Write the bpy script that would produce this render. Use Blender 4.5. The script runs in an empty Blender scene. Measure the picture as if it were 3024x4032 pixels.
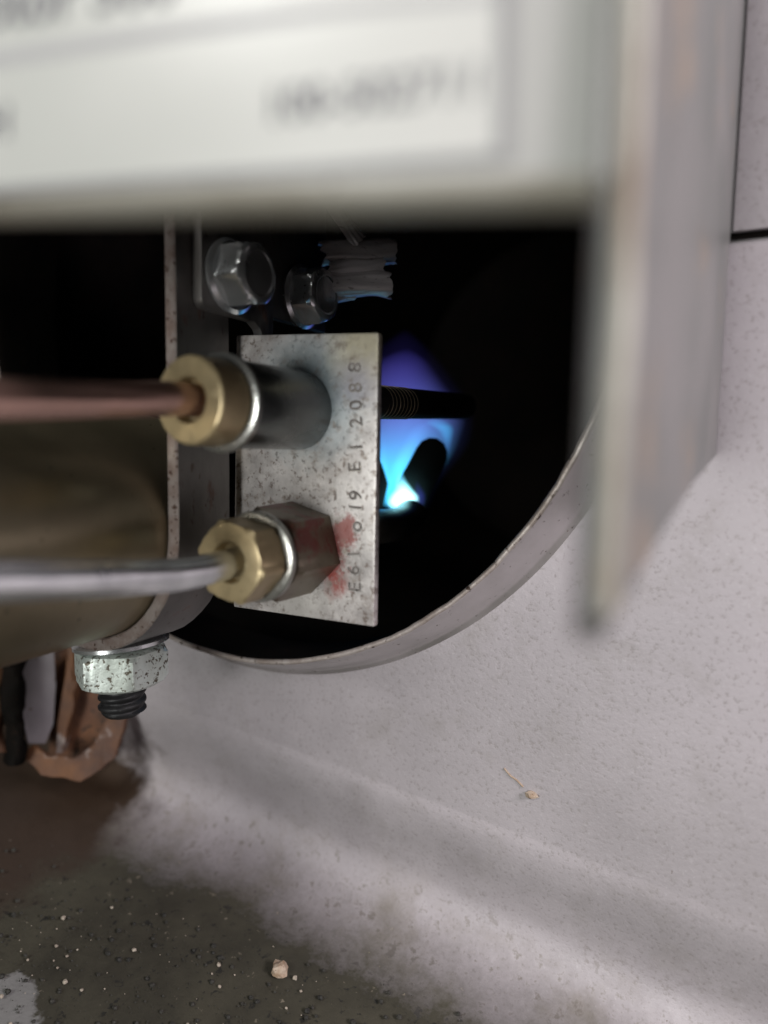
import bpy, bmesh, math, random
from mathutils import Vector, Matrix, noise

# ------------------------------------------------------------------ camera, world, lamps, exposure
MM = 0.001
HC = 91.0                      # camera height above the floor pan, mm
YAW, PITCH, ROLL = 28.0, 5.5, 1.0
F_PX, CX, CY = 2673.0, 1512.0, 2016.0
a_, p_, r_ = (math.radians(v) for v in (YAW, PITCH, ROLL))
FWD = Vector((-math.sin(a_) * math.cos(p_), math.cos(a_) * math.cos(p_), -math.sin(p_)))
_rt = Vector((math.cos(a_), math.sin(a_), 0)); _up = _rt.cross(FWD)
RGT = _rt * math.cos(r_) + _up * math.sin(r_)
UPV = _up * math.cos(r_) - _rt * math.sin(r_)

sc = bpy.context.scene
col = sc.collection
cam_d = bpy.data.cameras.new('camera'); cam = bpy.data.objects.new('camera', cam_d); col.objects.link(cam)
cam.matrix_world = Matrix(((RGT.x, UPV.x, -FWD.x, 0), (RGT.y, UPV.y, -FWD.y, 0),
                           (RGT.z, UPV.z, -FWD.z, HC * MM), (0, 0, 0, 1)))
cam_d.sensor_fit = 'HORIZONTAL'; cam_d.lens = 6.5; cam_d.sensor_width = 2 * 6.5 * CX / F_PX
cam_d.clip_start = 0.002; cam_d.clip_end = 10
cam_d.dof.use_dof = True; cam_d.dof.focus_distance = 0.116; cam_d.dof.aperture_fstop = 6.5 / 2.7
cam_d.dof.aperture_blades = 0
sc.camera = cam

world = bpy.data.worlds.new('World'); sc.world = world; world.use_nodes = True
bg = world.node_tree.nodes['Background']
bg.inputs[0].default_value = (0.80, 0.86, 0.92, 1); bg.inputs[1].default_value = 0.014

def area_lamp(name, loc, target, size, power, color):
    l = bpy.data.lights.new(name, 'AREA'); l.shape = 'DISK'; l.size = size; l.energy = power; l.color = color
    o = bpy.data.objects.new(name, l); col.objects.link(o)
    o.location = loc
    o.rotation_euler = (Vector(target) - Vector(loc)).to_track_quat('-Z', 'Y').to_euler()
    return o
TGT = (-0.05, 0.10, 0.077)
area_lamp('work_lamp', (-0.045, -0.45, 0.045), TGT, 0.14, 1.9, (0.98, 1.0, 0.97))
area_lamp('ceiling_lamp', (-0.10, -0.36, 0.42), TGT, 0.18, 2.0, (1.0, 0.99, 0.95))
area_lamp('room_lamp', (0.26, -0.01, 0.21), (0.01, 0.11, 0.06), 0.10, 1.75, (1.0, 0.915, 0.965))

sc.render.engine = 'CYCLES'
sc.cycles.use_denoising = True
sc.cycles.volume_max_steps = 64
sc.cycles.sample_clamp_indirect = 4.0
vs = sc.view_settings
vs.view_transform = 'Standard'; vs.look = 'None'; vs.exposure = -0.3; vs.gamma = 1.0; vs.use_curve_mapping = False

# ------------------------------------------------------------------ pixel -> place helpers (mm, camera at 0,0,0)
def ray(px, py):
    return FWD + RGT * ((px - CX) / F_PX) - UPV * ((py - CY) / F_PX)
def pt(px, py, X=None, Y=None, Z=None, D=None, plane=None):
    r = ray(px, py)
    if X is not None: k = X / r.x
    elif Y is not None: k = Y / r.y
    elif Z is not None: k = Z / r.z
    elif plane is not None:
        p0, n = plane; k = p0.dot(n) / r.dot(n)
    else: k = D
    return r * k
def W(v):
    return Vector((v[0] * MM, v[1] * MM, (v[2] + HC) * MM))

# ------------------------------------------------------------------ materials
def new_mat(name):
    m = bpy.data.materials.new(name); m.use_nodes = True
    nt = m.node_tree; b = nt.nodes['Principled BSDF']
    return m, nt, b
def nd(nt, t, **kw):
    n = nt.nodes.new(t)
    for k, v in kw.items():
        if k in n.inputs: n.inputs[k].default_value = v
        else: setattr(n, k, v)
    return n
def ramp(nt, src, stops, interp='LINEAR'):
    r = nt.nodes.new('ShaderNodeValToRGB'); cr = r.color_ramp; cr.interpolation = interp
    while len(cr.elements) < len(stops): cr.elements.new(0.5)
    for e, (p, c) in zip(cr.elements, stops):
        e.position = p; e.color = (c, c, c, 1) if isinstance(c, (int, float)) else (*c, 1)
    nt.links.new(src, r.inputs[0]); return r.outputs[0]
def mix(nt, fac, a, b, mode='MIX'):
    m = nt.nodes.new('ShaderNodeMix'); m.data_type = 'RGBA'; m.blend_type = mode
    for s, i in ((fac, 0), (a, 6), (b, 7)):
        if hasattr(s, 'is_linked'): nt.links.new(s, m.inputs[i])
        elif i == 0: m.inputs[0].default_value = s
        else: m.inputs[i].default_value = (*s, 1)
    return m.outputs[2]
def math_n(nt, op, a, b=None, c=None, clamp=False):
    m = nt.nodes.new('ShaderNodeMath'); m.operation = op; m.use_clamp = clamp
    for i, s in enumerate((a, b, c)):
        if s is None: continue
        if hasattr(s, 'is_linked'): nt.links.new(s, m.inputs[i])
        else: m.inputs[i].default_value = s
    return m.outputs[0]
def tex_noise(nt, co, scale, detail=4, rough=0.55):
    n = nd(nt, 'ShaderNodeTexNoise', Scale=scale, Detail=detail, Roughness=rough)
    nt.links.new(co, n.inputs['Vector']); return n.outputs['Fac']
def coords(nt, scale=(1, 1, 1)):
    t = nt.nodes.new('ShaderNodeNewGeometry')
    m = nd(nt, 'ShaderNodeMapping'); m.inputs['Scale'].default_value = scale
    nt.links.new(t.outputs['Position'], m.inputs['Vector']); return m.outputs[0]
def bump(nt, b, h, strength, dist=0.0002):
    n = nd(nt, 'ShaderNodeBump', Strength=strength, Distance=dist)
    nt.links.new(h, n.inputs['Height']); nt.links.new(n.outputs[0], b.inputs['Normal'])

def worn(name, base, base2, speck, metallic, rough, speck_amt=0.36, mscale=120, sscale=1400, bump_s=0.25, stretch=(1, 1, 1),
         rust=None, rust_amt=0.62, rough_var=0.15, rscale=260):
    """worn sheet metal: two slowly mixing tones, fine specks, optional rust patches"""
    m, nt, b = new_mat(name); co = coords(nt, stretch)
    n1 = tex_noise(nt, co, mscale, 5); n2 = tex_noise(nt, co, sscale, 3, 0.6)
    c = mix(nt, ramp(nt, n1, [(0.35, 0), (0.65, 1)]), base, base2)
    sp = ramp(nt, n2, [(speck_amt - 0.06, 1), (speck_amt, 0)])
    c = mix(nt, sp, c, speck)
    met = metallic
    if rust is not None:
        n3 = tex_noise(nt, co, rscale, 6, 0.65)
        rm = ramp(nt, n3, [(rust_amt, 0), (rust_amt + 0.07, 1)])
        c = mix(nt, rm, c, rust)
        met = math_n(nt, 'MULTIPLY', math_n(nt, 'SUBTRACT', 1.0, rm), metallic)
        nt.links.new(met, b.inputs['Metallic'])
    else: b.inputs['Metallic'].default_value = metallic
    nt.links.new(c, b.inputs['Base Color'])
    rr = math_n(nt, 'MULTIPLY_ADD', n1, rough_var * 2, rough - rough_var)
    nt.links.new(rr, b.inputs['Roughness'])
    bump(nt, b, n2, bump_s)
    return m

M = {}
def clean_sheet(nt, b, co):
    n1 = tex_noise(nt, co, 28, 5, 0.6); n2 = tex_noise(nt, co, 1500, 2, 0.6); n4 = tex_noise(nt, co, 520, 3, 0.7)
    n3 = tex_noise(nt, co, 90, 6, 0.7)
    c = mix(nt, ramp(nt, n1, [(0.32, 0), (0.68, 1)]), (0.33, 0.305, 0.316), (0.425, 0.393, 0.410))
    c = mix(nt, ramp(nt, n3, [(0.52, 0), (0.74, 0.4)]), c, (0.24, 0.22, 0.20))
    c = mix(nt, ramp(nt, n2, [(0.30, 0.5), (0.43, 0)]), c, (0.23, 0.21, 0.20))
    c = mix(nt, ramp(nt, n2, [(0.64, 0), (0.76, 0.35)]), c, (0.50, 0.48, 0.49))
    c = mix(nt, ramp(nt, n4, [(0.23, 0.7), (0.27, 0)]), c, (0.16, 0.13, 0.11))
    r = math_n(nt, 'MULTIPLY_ADD', n1, 0.3, 0.40)
    return c, r, n2
def wall_material():
    m, nt, b = new_mat('aluminised_sheet'); co = coords(nt)
    c, r, h = clean_sheet(nt, b, co)
    nt.links.new(c, b.inputs['Base Color']); b.inputs['Metallic'].default_value = 0.35
    nt.links.new(r, b.inputs['Roughness'])
    bump(nt, b, h, 0.35, 0.00012)
    return m
M['wall'] = wall_material()

def floor_material():
    """the same sheet, with settled grime whose ragged edge stays a little off the bend"""
    m, nt, b = new_mat('grimy_floor_sheet'); co = coords(nt)
    c, rgh, n2 = clean_sheet(nt, b, co)
    n1 = tex_noise(nt, co, 30, 5, 0.6); n4 = tex_noise(nt, co, 420, 3, 0.7); nb = tex_noise(nt, co, 75, 6, 0.65)
    g = nt.nodes.new('ShaderNodeNewGeometry'); s = nd(nt, 'ShaderNodeSeparateXYZ'); nt.links.new(g.outputs['Position'], s.inputs[0])
    # distance (m) in front of the line where the grime starts
    edge = math_n(nt, 'MULTIPLY_ADD', s.outputs['X'], 0.11, 0.1190)
    edge = math_n(nt, 'MINIMUM', edge, 0.1100)
    dist = math_n(nt, 'SUBTRACT', edge, s.outputs['Y'])
    dn = math_n(nt, 'MULTIPLY_ADD', math_n(nt, 'SUBTRACT', nb, 0.5), 0.018, dist)
    dn = math_n(nt, 'MULTIPLY_ADD', math_n(nt, 'SUBTRACT', n4, 0.5), 0.010, dn)
    grime = nd(nt, 'ShaderNodeMapRange', **{'From Min': -0.009, 'From Max': 0.011}); nt.links.new(dn, grime.inputs['Value'])
    dirt = mix(nt, ramp(nt, nb, [(0.3, 0), (0.7, 1)]), (0.022, 0.020, 0.012), (0.052, 0.048, 0.031))
    dirt = mix(nt, ramp(nt, n4, [(0.33, 1), (0.40, 0)]), dirt, (0.010, 0.010, 0.007))
    dirt = mix(nt, ramp(nt, n4, [(0.66, 0), (0.72, 0.7)]), dirt, (0.20, 0.175, 0.13))
    hgt = math_n(nt, 'ADD', s.outputs['Z'], math_n(nt, 'MULTIPLY_ADD', s.outputs['X'], 0.085, 0.0095))   # height above the pan
    low = nd(nt, 'ShaderNodeMapRange', **{'From Min': 0.016, 'From Max': 0.005}); nt.links.new(hgt, low.inputs['Value'])
    low2 = nd(nt, 'ShaderNodeMapRange', **{'From Min': 0.011, 'From Max': 0.004}); nt.links.new(hgt, low2.inputs['Value'])
    gr = math_n(nt, 'MULTIPLY', grime.outputs[0], low2.outputs[0])
    c = mix(nt, math_n(nt, 'MULTIPLY', ramp(nt, n4, [(0.33, 0.7), (0.42, 0)]), low.outputs[0]), c, (0.17, 0.15, 0.125))
    c = mix(nt, math_n(nt, 'MULTIPLY', ramp(nt, nb, [(0.50, 0), (0.70, 0.5)]), low.outputs[0]), c, (0.27, 0.235, 0.20))
    c = mix(nt, gr, c, dirt)
    # brown rust wash around the corroded bracket foot
    d2 = nd(nt, 'ShaderNodeVectorMath', operation='DISTANCE'); nt.links.new(g.outputs['Position'], d2.inputs[0])
    d2.inputs[1].default_value = (-0.160, 0.095, 0.0)
    rw = math_n(nt, 'MULTIPLY_ADD', math_n(nt, 'SUBTRACT', nb, 0.5), 0.04, d2.outputs['Value'])
    rf = nd(nt, 'ShaderNodeMapRange', **{'From Min': 0.046, 'From Max': 0.034}); nt.links.new(rw, rf.inputs['Value'])
    c = mix(nt, rf.outputs[0], c, mix(nt, n1, (0.018, 0.012, 0.008), (0.05, 0.028, 0.015)))
    # bare pale patch where the grime has flaked off
    d3 = nd(nt, 'ShaderNodeVectorMath', operation='DISTANCE'); nt.links.new(g.outputs['Position'], d3.inputs[0])
    d3.inputs[1].default_value = (-0.109, 0.041, 0.0)
    pw = math_n(nt, 'MULTIPLY_ADD', math_n(nt, 'SUBTRACT', nb, 0.5), 0.02, d3.outputs['Value'])
    c = mix(nt, ramp(nt, math_n(nt, 'MULTIPLY', pw, 25), [(0.62, 0.85), (0.65, 0)]), c, (0.20, 0.20, 0.195))
    nt.links.new(c, b.inputs['Base Color'])
    mt = math_n(nt, 'MULTIPLY_ADD', grime.outputs[0], -0.35, 0.35); nt.links.new(mt, b.inputs['Metallic'])
    nt.links.new(math_n(nt, 'MULTIPLY_ADD', grime.outputs[0], 0.3, rgh, clamp=True), b.inputs['Roughness'])
    bump(nt, b, math_n(nt, 'MULTIPLY_ADD', n4, math_n(nt, 'MULTIPLY', grime.outputs[0], 2.0), n2), 0.35, 0.00014)
    return m
M['floor'] = floor_material()

M['rim'] = worn('rolled_rim_metal', (0.50, 0.48, 0.47), (0.62, 0.59, 0.59), (0.10, 0.07, 0.055), 0.8, 0.33, 0.34, 80, 900, 0.25,
                rust=(0.10, 0.055, 0.035), rust_amt=0.66, rscale=500)
M['rim_edge'] = worn('burnt_cut_edge', (0.50, 0.45, 0.42), (0.30, 0.25, 0.22), (0.06, 0.04, 0.03), 0.5, 0.5, 0.40, 300, 900, 0.4)
M['soot'] = worn('sooty_iron', (0.003, 0.0026, 0.0022), (0.007, 0.005, 0.004), (0.02, 0.011, 0.007), 0.0, 0.85, 0.36, 90, 900, 0.4)
M['soot'].node_tree.nodes['Principled BSDF'].inputs['Specular IOR Level'].default_value = 0.08
M['rod'] = worn('black_oxide_rod', (0.010, 0.0095, 0.009), (0.018, 0.017, 0.016), (0.03, 0.027, 0.025), 0.2, 0.62, 0.38, 200, 2500, 0.3)
M['elbow'] = worn('scaled_iron', (0.11, 0.105, 0.095), (0.17, 0.16, 0.145), (0.24, 0.22, 0.20), 0.4, 0.42, 0.36, 200, 1500, 0.4)
M['coil'] = worn('coil_wire', (0.72, 0.62, 0.48), (0.60, 0.50, 0.38), (0.2, 0.16, 0.12), 0.7, 0.35, 0.28)
M['brass'] = worn('dull_brass', (0.60, 0.47, 0.27), (0.42, 0.33, 0.19), (0.22, 0.165, 0.10), 0.5, 0.36, 0.33, 160, 1300, 0.15)
M['copper'] = worn('tarnished_copper', (0.62, 0.385, 0.315), (0.46, 0.30, 0.25), (0.20, 0.12, 0.09), 0.7, 0.22, 0.33, 110, 900, 0.1)
M['aluminium'] = worn('dull_aluminium', (0.86, 0.89, 0.90), (0.68, 0.70, 0.72), (0.30, 0.31, 0.32), 0.88, 0.22, 0.32, 100, 900, 0.1, stretch=(1, 3, 1))
M['zinc'] = worn('corroded_zinc', (0.62, 0.68, 0.64), (0.50, 0.55, 0.50), (0.10, 0.085, 0.06), 0.4, 0.45, 0.44, 220, 1300, 0.35,
                 rust=(0.26, 0.14, 0.05), rust_amt=0.70, rscale=700)
M['blackbolt'] = worn('black_bolt', (0.016, 0.016, 0.017), (0.030, 0.030, 0.031), (0.07, 0.07, 0.07), 0.4, 0.5, 0.34, 300, 2200, 0.4)
M['steel'] = worn('aged_bracket_steel', (0.135, 0.128, 0.122), (0.21, 0.195, 0.187), (0.10, 0.075, 0.065), 0.8, 0.42, 0.37, 130, 900, 0.25, stretch=(1, 1, 0.4),
                  rust=(0.14, 0.075, 0.055), rust_amt=0.60)
M['edge'] = worn('sheared_steel_edge', (0.46, 0.40, 0.375), (0.26, 0.19, 0.165), (0.11, 0.06, 0.045), 0.6, 0.42, 0.42, 300, 1000, 0.4)
M['burner'] = worn('oiled_burner_steel', (0.24, 0.205, 0.135), (0.32, 0.27, 0.18), (0.07, 0.055, 0.035), 0.75, 0.36, 0.33, 70, 700, 0.12, stretch=(1, 1, 0.5))
M['ring'] = worn('bright_ring', (0.50, 0.50, 0.475), (0.38, 0.36, 0.33), (0.18, 0.14, 0.11), 0.85, 0.30, 0.33)
M['bushing'] = worn('smoked_steel', (0.17, 0.185, 0.185), (0.24, 0.245, 0.24), (0.10, 0.095, 0.09), 0.85, 0.26, 0.33, 90, 1200, 0.08)
M['hexbody'] = worn('brown_steel', (0.17, 0.135, 0.095), (0.24, 0.20, 0.15), (0.08, 0.05, 0.04), 0.75, 0.34, 0.36, 130, 900, 0.2,
                    rust=(0.20, 0.045, 0.035), rust_amt=0.54, rscale=150)
M['screw'] = worn('plated_screw', (0.82, 0.83, 0.84), (0.60, 0.62, 0.63), (0.16, 0.08, 0.06), 0.85, 0.25, 0.33, 200, 900, 0.06, rough_var=0.08)
M['stamp'] = worn('painted_stamp_shade', (0.17, 0.15, 0.14), (0.30, 0.27, 0.255), (0.10, 0.09, 0.085), 0.5, 0.5, 0.42, 500)  # dark letter colour painting the shade inside the stamped dents
M['stamp_light'] = worn('painted_stamp_highlight', (0.80, 0.78, 0.76), (0.62, 0.59, 0.57), (0.4, 0.36, 0.34), 0.7, 0.3, 0.42, 500)  # light letter colour painting the highlight along the stamped dents
M['tape'] = worn('grey_tape', (0.34, 0.31, 0.32), (0.50, 0.46, 0.475), (0.18, 0.165, 0.165), 0.35, 0.38, 0.38, 180, 1300, 0.35, stretch=(0.4, 0.4, 1.6))
M['cover'] = worn('cream_enamel', (0.29, 0.295, 0.28), (0.33, 0.33, 0.315), (0.22, 0.205, 0.18), 0.0, 0.42, 0.28, 60, 800, 0.1)
M['flange'] = worn('grey_enamel', (0.095, 0.10, 0.093), (0.145, 0.142, 0.136), (0.15, 0.135, 0.125), 0.1, 0.45, 0.33, 60, 700, 0.15,
                   rust=(0.17, 0.135, 0.10), rust_amt=0.58, rscale=70)
M['worn_edge'] = worn('worn_edge', (0.33, 0.315, 0.27), (0.15, 0.11, 0.07), (0.10, 0.065, 0.04), 0.2, 0.5, 0.36, 110, 500, 0.2)
M['shaded_edge'] = worn('shaded_edge', (0.26, 0.25, 0.215), (0.19, 0.175, 0.14), (0.10, 0.08, 0.06), 0.1, 0.5, 0.36, 70, 500, 0.2)  # colour darkened to paint the shade on the downward-facing bend
M['label'] = worn('paper_label', (0.41, 0.42, 0.395), (0.445, 0.45, 0.425), (0.38, 0.38, 0.355), 0.0, 0.38, 0.26, 40, 600, 0.05)
M['print'] = worn('grey_print', (0.10, 0.10, 0.11), (0.13, 0.13, 0.14), (0.2, 0.2, 0.2), 0.0, 0.5, 0.28)
M['label_shadow'] = worn('painted_label_shadow', (0.17, 0.17, 0.175), (0.21, 0.21, 0.21), (0.2, 0.2, 0.2), 0.0, 0.5, 0.28)  # dark colour painting the shadow line at the label's edge
M['band'] = worn('pale_print', (0.28, 0.28, 0.285), (0.31, 0.31, 0.31), (0.28, 0.28, 0.28), 0.0, 0.5, 0.28)
M['rust'] = worn('flaky_rust', (0.045, 0.016, 0.006), (0.115, 0.048, 0.017), (0.025, 0.012, 0.007), 0.0, 0.7, 0.33, 120, 500, 0.6,
                 rust=(0.20, 0.165, 0.15), rust_amt=0.55, rscale=110)
M['darkrust'] = worn('dark_rust', (0.05, 0.022, 0.012), (0.13, 0.055, 0.025), (0.02, 0.012, 0.008), 0.0, 0.8, 0.42, 140, 600, 0.7)
M['galv'] = worn('pale_galvanised', (0.25, 0.235, 0.25), (0.33, 0.31, 0.325), (0.12, 0.07, 0.05), 0.3, 0.45, 0.33, 60, 500, 0.2,
                 rust=(0.22, 0.10, 0.05), rust_amt=0.64, rscale=120)
M['flake'] = worn('pale_flake', (0.38, 0.31, 0.24), (0.24, 0.16, 0.10), (0.12, 0.07, 0.045), 0.0, 0.7, 0.38, 600, 1800, 0.5)
M['grit'] = worn('black_grit', (0.012, 0.012, 0.010), (0.03, 0.028, 0.022), (0.05, 0.045, 0.035), 0.0, 0.8, 0.35, 600)
M['palegrit'] = worn('pale_grit', (0.34, 0.30, 0.24), (0.24, 0.20, 0.16), (0.14, 0.12, 0.1), 0.0, 0.7, 0.35, 600)

def plate_material():
    """pilot plate: zinc mottling, straw and blue heat tint, red sealant smear, white crust low down"""
    m, nt, b = new_mat('heat_tinted_plate'); co = coords(nt)
    n1 = tex_noise(nt, co, 190, 5, 0.65); n2 = tex_noise(nt, co, 900, 4, 0.65); n3 = tex_noise(nt, co, 420, 5, 0.7)
    c = mix(nt, ramp(nt, n1, [(0.35, 0), (0.65, 1)]), (0.40, 0.37, 0.36), (0.68, 0.64, 0.62))
    c = mix(nt, ramp(nt, n2, [(0.37, 0.9), (0.46, 0)]), c, (0.20, 0.16, 0.14))
    g = nt.nodes.new('ShaderNodeNewGeometry')
    def spot(P, r0, r1, colr, amt, warp):
        nonlocal c
        d = nd(nt, 'ShaderNodeVectorMath', operation='DISTANCE'); nt.links.new(g.outputs['Position'], d.inputs[0])
        d.inputs[1].default_value = W(P)
        w = math_n(nt, 'MULTIPLY_ADD', math_n(nt, 'SUBTRACT', n3, 0.5), warp, d.outputs['Value'])
        f = nd(nt, 'ShaderNodeMapRange', **{'From Min': r1, 'From Max': r0, 'To Max': amt}); nt.links.new(w, f.inputs['Value'])
        c = mix(nt, f.outputs[0], c, colr)
    Yp = 87.7
    spot(pt(1210, 1560, Y=Yp), 0.003, 0.012, (0.36, 0.47, 0.52), 0.8, 0.006)
    spot(pt(1420, 1370, Y=Yp), 0.002, 0.007, (0.62, 0.56, 0.40), 0.8, 0.005)
    spot(pt(1400, 1500, Y=Yp), 0.001, 0.005, (0.40, 0.38, 0.44), 0.7, 0.006)
    spot(pt(1335, 2110, Y=Yp), 0.0022, 0.0036, (0.27, 0.07, 0.06), 0.85, 0.010)
    spot(pt(1310, 2200, Y=Yp), 0.0022, 0.0034, (0.24, 0.055, 0.05), 0.85, 0.010)
    spot(pt(1325, 2290, Y=Yp), 0.0008, 0.003, (0.36, 0.075, 0.06), 0.85, 0.007)
    spot(pt(1180, 2400, Y=Yp), 0.003, 0.007, (0.74, 0.71, 0.67), 0.6, 0.012)
    c = mix(nt, ramp(nt, n3, [(0.55, 0), (0.68, 0.75)]), c, (0.25, 0.20, 0.165))
    c = mix(nt, ramp(nt, n2, [(0.62, 0), (0.72, 0.5)]), c, (0.80, 0.77, 0.74))
    nt.links.new(c, b.inputs['Base Color']); b.inputs['Metallic'].default_value = 0.45
    nt.links.new(math_n(nt, 'MULTIPLY_ADD', n1, 0.25, 0.30), b.inputs['Roughness'])
    bump(nt, b, n2, 0.3, 0.00015)
    return m
M['plate'] = plate_material()

# ------------------------------------------------------------------ mesh helpers (all in mm, camera frame origin)
def link_mesh(name, verts, faces, mat, root=None, parent=None, smooth=True, angle=35, mats=None, fmats=None):
    """root: Empty the vertices are measured from; parent: mesh part for a sub-part"""
    off = Vector(root.location) if root is not None else Vector((0, 0, 0))
    me = bpy.data.meshes.new(name)
    me.from_pydata([W(v) - off for v in verts], [], [list(f) for f in faces])
    bm = bmesh.new(); bm.from_mesh(me); bmesh.ops.recalc_face_normals(bm, faces=bm.faces)
    for f in bm.faces: f.smooth = smooth
    if smooth:
        for e in bm.edges:
            if len(e.link_faces) == 2 and e.calc_face_angle(0) > math.radians(angle): e.smooth = False
    bm.to_mesh(me); bm.free()
    for mm in ([mat] if mats is None else mats): me.materials.append(M[mm])
    if fmats is not None:
        for p, i in zip(me.polygons, fmats): p.material_index = i
    o = bpy.data.objects.new(name, me); col.objects.link(o)
    o.parent = parent if parent is not None else root
    return o
def tag(o, label, cat, group=None):
    o['label'] = label; o['category'] = cat
    if group: o['group'] = group
    return o
def thing(name, label, cat, at, group=None):
    o = bpy.data.objects.new(name, None); col.objects.link(o); o.location = W(at); o.empty_display_size = 0.005
    return tag(o, label, cat, group)

def frame(ax):
    ax = Vector(ax).normalized()
    h = Vector((0, 0, 1)) if abs(ax.z) < 0.9 else Vector((0, 1, 0))
    u = h.cross(ax).normalized(); return ax, u, ax.cross(u)
def lathe(c, ax, prof, n=48, hexn=None, phase=0.0, closed=True):
    """prof: (along, radius[, shape]) ; shape 'h' = hexagon with flats at that radius"""
    ax, u, v = frame(ax); c = Vector(c); V = []; Fc = []
    for row in prof:
        t, r = row[0], row[1]; hx = len(row) > 2
        for i in range(n):
            th = 2 * math.pi * i / n + phase
            rr = r
            if hx:
                k = (2 * math.pi * i / n) % (math.pi / 3) - math.pi / 6
                rr = r / math.cos(k)
                if row[2] != 'h': rr = min(rr, row[2])
            V.append(c + ax * t + u * (rr * math.cos(th)) + v * (rr * math.sin(th)))
    for j in range(len(prof) - 1):
        for i in range(n):
            k = (i + 1) % n
            Fc.append((j * n + i, j * n + k, (j + 1) * n + k, (j + 1) * n + i))
    if closed:
        Fc.append(tuple(range(n - 1, -1, -1))); Fc.append(tuple(range((len(prof) - 1) * n, len(prof) * n)))
    return V, Fc
def spline(P, n):
    P = [Vector(p) for p in P]; Q = [2 * P[0] - P[1]] + P + [2 * P[-1] - P[-2]]; out = []
    for i in range(1, len(Q) - 2):
        for k in range(n):
            t = k / n; p0, p1, p2, p3 = Q[i - 1:i + 3]
            out.append(0.5 * ((2 * p1) + (p2 - p0) * t + (2 * p0 - 5 * p1 + 4 * p2 - p3) * t * t + (3 * p1 - p0 - 3 * p2 + p3) * t ** 3))
    out.append(P[-1]); return out
def tube(path, rad, n=24, cap=True):
    V = []; Fc = []; u = None
    for i, p in enumerate(path):
        d = (path[min(i + 1, len(path) - 1)] - path[max(i - 1, 0)]).normalized()
        if u is None: _, u, _ = frame(d)
        u = (u - d * u.dot(d)).normalized(); v = d.cross(u)
        r = rad(i / (len(path) - 1)) if callable(rad) else rad
        for k in range(n):
            th = 2 * math.pi * k / n; V.append(p + u * (r * math.cos(th)) + v * (r * math.sin(th)))
    for j in range(len(path) - 1):
        for k in range(n):
            q = (k + 1) % n; Fc.append((j * n + k, j * n + q, (j + 1) * n + q, (j + 1) * n + k))
    if cap: Fc.append(tuple(range(n - 1, -1, -1))); Fc.append(tuple(range((len(path) - 1) * n, len(path) * n)))
    return V, Fc
def slab(poly, nrm, t, bev=0.0):
    """polygon (3D, planar) thickened by t along -nrm, edges eased by bev"""
    nrm = Vector(nrm).normalized(); poly = [Vector(p) for p in poly]
    bm = bmesh.new(); a = [bm.verts.new(p) for p in poly]; b = [bm.verts.new(p - nrm * t) for p in poly]
    n = len(poly); bm.faces.new(a); bm.faces.new(b[::-1])
    for i in range(n): bm.faces.new((a[i], b[i], b[(i + 1) % n], a[(i + 1) % n]))
    bmesh.ops.recalc_face_normals(bm, faces=bm.faces)
    if bev > 0: bmesh.ops.bevel(bm, geom=bm.edges[:], offset=bev, segments=2, affect='EDGES', profile=0.6)
    bm.verts.index_update()
    V = [v.co.copy() for v in bm.verts]; Fc = [tuple(v.index for v in f.verts) for f in bm.faces]; bm.free()
    return V, Fc
def text_mesh(name, s, origin, xdir, ydir, size, mat, root, parent=None, lift=0.05, space=1.0, bold=0.0):
    cu = bpy.data.curves.new(name, 'FONT'); cu.body = s; cu.size = 1.0; cu.space_character = space; cu.offset = bold
    tmp = bpy.data.objects.new(name + '_tmp', cu); col.objects.link(tmp)
    bpy.context.view_layer.update()
    me = bpy.data.meshes.new_from_object(tmp.evaluated_get(bpy.context.evaluated_depsgraph_get()))
    xd = Vector(xdir).normalized() * size; yd = Vector(ydir).normalized() * size; nn = xd.cross(yd).normalized() * lift
    V = [Vector(origin) + xd * v.co.x + yd * v.co.y + nn for v in me.vertices]; Fc = [tuple(p.vertices) for p in me.polygons]
    bpy.data.objects.remove(tmp); bpy.data.curves.remove(cu); bpy.data.meshes.remove(me)
    return link_mesh(name, V, Fc, mat, root, parent, smooth=False)
def rough_up(V, amp, scale, seed=0.0):
    return [Vector(v) + noise.noise_vector(Vector(v) * scale + Vector((seed, seed, seed))) * amp for v in V]

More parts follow.
